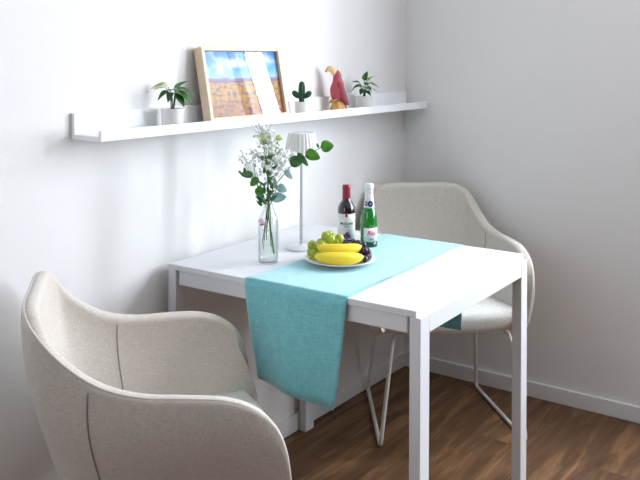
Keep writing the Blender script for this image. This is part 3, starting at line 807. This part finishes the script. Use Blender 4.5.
def bunch(name, label, cat, centres, r, mk, stem_pts, jit):
    t = thing(name, label, cat, fr(0, 0, 0)[:2] + (Z0,), RA)
    tube('stem', catmull(stem_pts, 4), .0016, M['stem'], t, 6)
    proto = None; rr = random.Random(3)
    for c in centres:
        s = rr.uniform(1 - jit, 1 + jit); Mx = Matrix.Translation(c) @ Euler((rr.uniform(-1, 1), rr.uniform(-1, 1), rr.uniform(0, 3))).to_matrix().to_4x4() @ Matrix.Diagonal((s, s, s * 1.14, 1))
        if proto is None:
            bm = bmesh.new(); add_ball(bm, (0, 0, 0), r, u=18, v=12); proto = link('grape', bm, M[mk], t); proto.matrix_basis = Mx
        else: inst(proto, 'grape', t, Mx)
    return t
# local: x along RA, y away from the viewer, z up
gc = [(-.080, .010, .017), (-.086, .030, .020), (-.066, .028, .018), (-.062, .004, .016), (-.078, -.008, .018), (-.074, .018, .038), (-.060, .030, .040), (-.084, .028, .038), (-.056, .010, .042),
      (-.044, .030, .020), (-.040, .044, .018), (-.042, .024, .044), (-.028, .036, .044), (-.046, .042, .046), (-.030, .024, .058), (-.042, .034, .064), (-.022, .040, .060), (-.014, .030, .048), (-.010, .046, .040), (-.020, .050, .022), (-.066, .046, .022), (-.058, .046, .042), (-.003, .034, .058), (-.034, .046, .066)]
gc = [(x, y + .007, z) for x, y, z in gc]
bunch('green_grape_bunch', 'bunch of pale green grapes at the left of the fruit plate', 'grapes', gc, .0142, 'grape', [(-.05, .025, .03), (-.03, .03, .05), (-.012, .038, .06)], .07)
dc = [(.020, .028, .012), (.038, .030, .012), (.056, .024, .012), (.070, .010, .013), (.080, -.006, .016), (.030, .044, .014), (.050, .044, .014), (.066, .032, .014), (.082, .014, .017), (.028, .034, .029), (.045, .036, .030), (.060, .030, .030), (.072, .016, .031), (.076, .000, .030), (.038, .040, .044), (.052, .036, .044), (.022, .036, .042), (.066, .022, .043), (.074, -.018, .016), (.068, -.006, .034), (.014, .042, .028), (.068, -.030, .014)]
dc = [(x + .003, y + .005, z) for x, y, z in dc]
bunch('dark_grape_bunch', 'bunch of dark purple grapes at the right of the fruit plate', 'grapes', dc, .0098, 'grape_dark', [(.03, .035, .02), (.05, .035, .03), (.065, .015, .025)], .10)

# ------------------------------------------------------------------ the two bottles (labels face the viewer)
FA = math.atan2(-.577, -.817)     # outward angle of the labels
def bottle(name, label, loc, prof, m):
    t = thing(name, label, 'bottle', loc, 0, None)
    lathe('bottle_body', prof, m, t, 40); return t
wb = bottle('wine_bottle', 'small dark red wine bottle with a red capsule, left of the green bottle', (-.915, -.296, TZ), [(.010, 0), (.0265, 0), (.0288, .003), (.0290, .010), (.0290, .104), (.0272, .118), (.0210, .130), (.0148, .139), (.0130, .148), (.0125, .178), (.0128, .184), (.004, .1845)], M['wineglass'])
lathe('capsule', [(.0134, .142), (.0136, .143), (.0131, .176), (.0140, .1775), (.0140, .1830), (.0137, .1838), (.0138, .1885), (.0125, .1900), (.002, .1902)], M['capsule'], wb, 32)
bm = patch(.0291, FA, 1.32, .014, .098); lb = link('label', bm, M['label'], wb)
bm = text_mesh('MUZZANI', .0100); wrap(bm, .0296, FA, .0660); link('lettering', bm, M['ink'], lb)
bm = text_mesh('MERLOT', .0042); wrap(bm, .0296, FA, .0570); link('lettering', bm, M['ink'], lb)
bm = patch(.0297, FA - .02, .12, .088, .1015, 6); link('ribbon', bm, M['label_red'], lb)
bm = bmesh.new()
for (x, y, r) in ((0, .016, .0055), (-.006, .011, .005), (.006, .012, .005), (.001, .008, .006), (-.010, .006, .0045), (.010, .006, .0045), (.004, .021, .003), (0, .003, .005)):
    vsn = [bm.verts.new((x + r * cos(2 * pi * k / 10), y + r * sin(2 * pi * k / 10), .0002)) for k in range(10)]; bm.faces.new(vsn)
wrap(bm, .0297, FA, .0165); link('grape_drawing', bm, M['purple'], lb)

gb = bottle('sparkling_wine_bottle', 'small green sparkling wine bottle with a white foil neck, right of the wine bottle', (-.922, -.388, TZ), [(.010, .004), (.0255, .004), (.0272, .010), (.0274, .070), (.0270, .088), (.0250, .104), (.0208, .118), (.0168, .130), (.0140, .146), (.0120, .170), (.0118, .196), (.004, .197)], M['greenglass'])
lathe('foot', [(.010, 0), (.0262, 0), (.0281, .003), (.0282, .0165), (.0275, .0170)], M['greendeep'], gb, 40)
lathe('foil_collar', [(.0180, .1265), (.0184, .127), (.0160, .136), (.0142, .150), (.0131, .166), (.0130, .1850), (.0124, .1855)], M['label'], gb, 36)
lathe('foil_cap', [(.0133, .1855), (.0152, .1865), (.0152, .1905), (.0146, .1915), (.0148, .2000), (.0130, .2030), (.002, .2040)], M['foil'], gb, 36)
GA = FA + .12
lb = link('label', patch(.0275, GA + .15, .95, .020, .064), M['label'], gb)
bm = text_mesh('Rka', .0200, .35); wrap(bm, .0281, GA + .12, .047); link('lettering', bm, M['pinkink'], lb)
bm = text_mesh('SECCO', .0045); wrap(bm, .0281, GA + .12, .0275); link('lettering', bm, M['ink'], lb)
nl = bmesh.new()
vsn = [nl.verts.new((.0095 * cos(2 * pi * k / 24), .0095 * sin(2 * pi * k / 24), .0005)) for k in range(24)]; nl.faces.new(vsn)
g = bmesh.ops.create_circle(nl, cap_ends=True, segments=5, radius=.004)['verts']; bmesh.ops.transform(nl, matrix=Matrix.Translation((-.0150, -.0035, .0005)) @ Matrix.Diagonal((1.5, .8, 1, 1)), verts=g)
g = bmesh.ops.create_circle(nl, cap_ends=True, segments=5, radius=.004)['verts']; bmesh.ops.transform(nl, matrix=Matrix.Translation((-.0145, .0045, .0005)) @ Matrix.Diagonal((1.1, .7, 1, 1)), verts=g)
wrap(nl, .0172, GA + .1, .1400); link('emblem', nl, M['navy'], gb)
nl = bmesh.new()
for (x, y, r) in ((.001, .001, .0026), (-.0015, -.001, .0018)):
    vsn = [nl.verts.new((x + r * cos(2 * pi * k / 12), y + r * sin(2 * pi * k / 12), .0008)) for k in range(12)]; nl.faces.new(vsn)
wrap(nl, .0172, GA + .1, .1400); link('emblem_centre', nl, M['euca_blue'], gb)
bm = text_mesh('R', .0075, .3); wrap(bm, .0133, GA + .1, .1755); link('lettering', bm, M['pinkink'], gb)

# ------------------------------------------------------------------ light: daylight through the two windows, plus added overhead fill
def area(name, loc, rot, sx, sy, power, col):
    l = bpy.data.lights.new(name, 'AREA'); l.shape = 'RECTANGLE'; l.size = sx; l.size_y = sy; l.energy = power; l.color = col
    o = bpy.data.objects.new(name, l); COL.objects.link(o); o.location = loc; o.rotation_euler = rot
    return o
# each light fills one sash of a window, just outside the frame
y0, y1, z0, z1 = W1; f = .045
DAY = (.855, .915, 1.0)
a0, a1 = SPLIT + .03, y1 - f
area('daylight_clear_sash', (.11, (a0 + a1) / 2, (z0 + z1) / 2), (0, radians(90), 0), z1 - z0 - .09, a1 - a0, 45, DAY)
for a0, a1, pw in ((-2.27, SPLIT - .03, 30), (y0 + f, -2.33, 90)):
    area('daylight_wide_sash', (.11, (a0 + a1) / 2, (z0 + z1) / 2), (0, radians(90), 0), z1 - z0 - .09, a1 - a0, pw, DAY)
y0, y1, z0, z1 = W2
area('daylight_left_window', (XW - .11, (y0 + y1) / 2, (z0 + z1) / 2), (0, radians(-90), 0), z1 - z0 - .09, y1 - y0 - .09, 13, (.78, .88, 1.0))
x0, x1, y0, y1 = FILL_OPENING
area('overhead_fill', ((x0 + x1) / 2, (y0 + y1) / 2, CEIL + .085), (0, 0, 0), x1 - x0 - .1, y1 - y0 - .1, 11, DAY)  # fill light added above the room to brighten it from overhead
w = bpy.data.worlds.new('sky'); SC.world = w; w.use_nodes = True
nt = w.node_tree; bg = nt.nodes['Background']
bg.inputs['Color'].default_value = (.75, .86, 1, 1); bg.inputs['Strength'].default_value = .25

# ------------------------------------------------------------------ camera (lens shifted down so that verticals stay upright)
YAW, ROLL, F = .9563, .0049, 849.6211
fw = Vector((sin(YAW), cos(YAW), 0)); r0 = Vector((cos(YAW), -sin(YAW), 0)); u0 = Vector((0, 0, 1))
r = r0 * cos(ROLL) + u0 * sin(ROLL); u = u0 * cos(ROLL) - r0 * sin(ROLL)
cd = bpy.data.cameras.new('camera'); cam = bpy.data.objects.new('camera', cd); COL.objects.link(cam)
cam.matrix_world = Matrix.Translation((-3.2625, -1.8426, 1.3625)) @ Matrix((r, u, -fw)).transposed().to_4x4()
cd.sensor_fit = 'HORIZONTAL'; cd.sensor_width = 36; cd.lens = F * 36 / 640; cd.shift_y = -(240 - 53.73) / 640
cd.clip_start = .05
SC.camera = cam
SC.view_settings.view_transform = 'Standard'; SC.view_settings.look = 'None'; SC.view_settings.gamma = 1
SC.view_settings.use_curve_mapping = False
SC.view_settings.exposure = 0.05
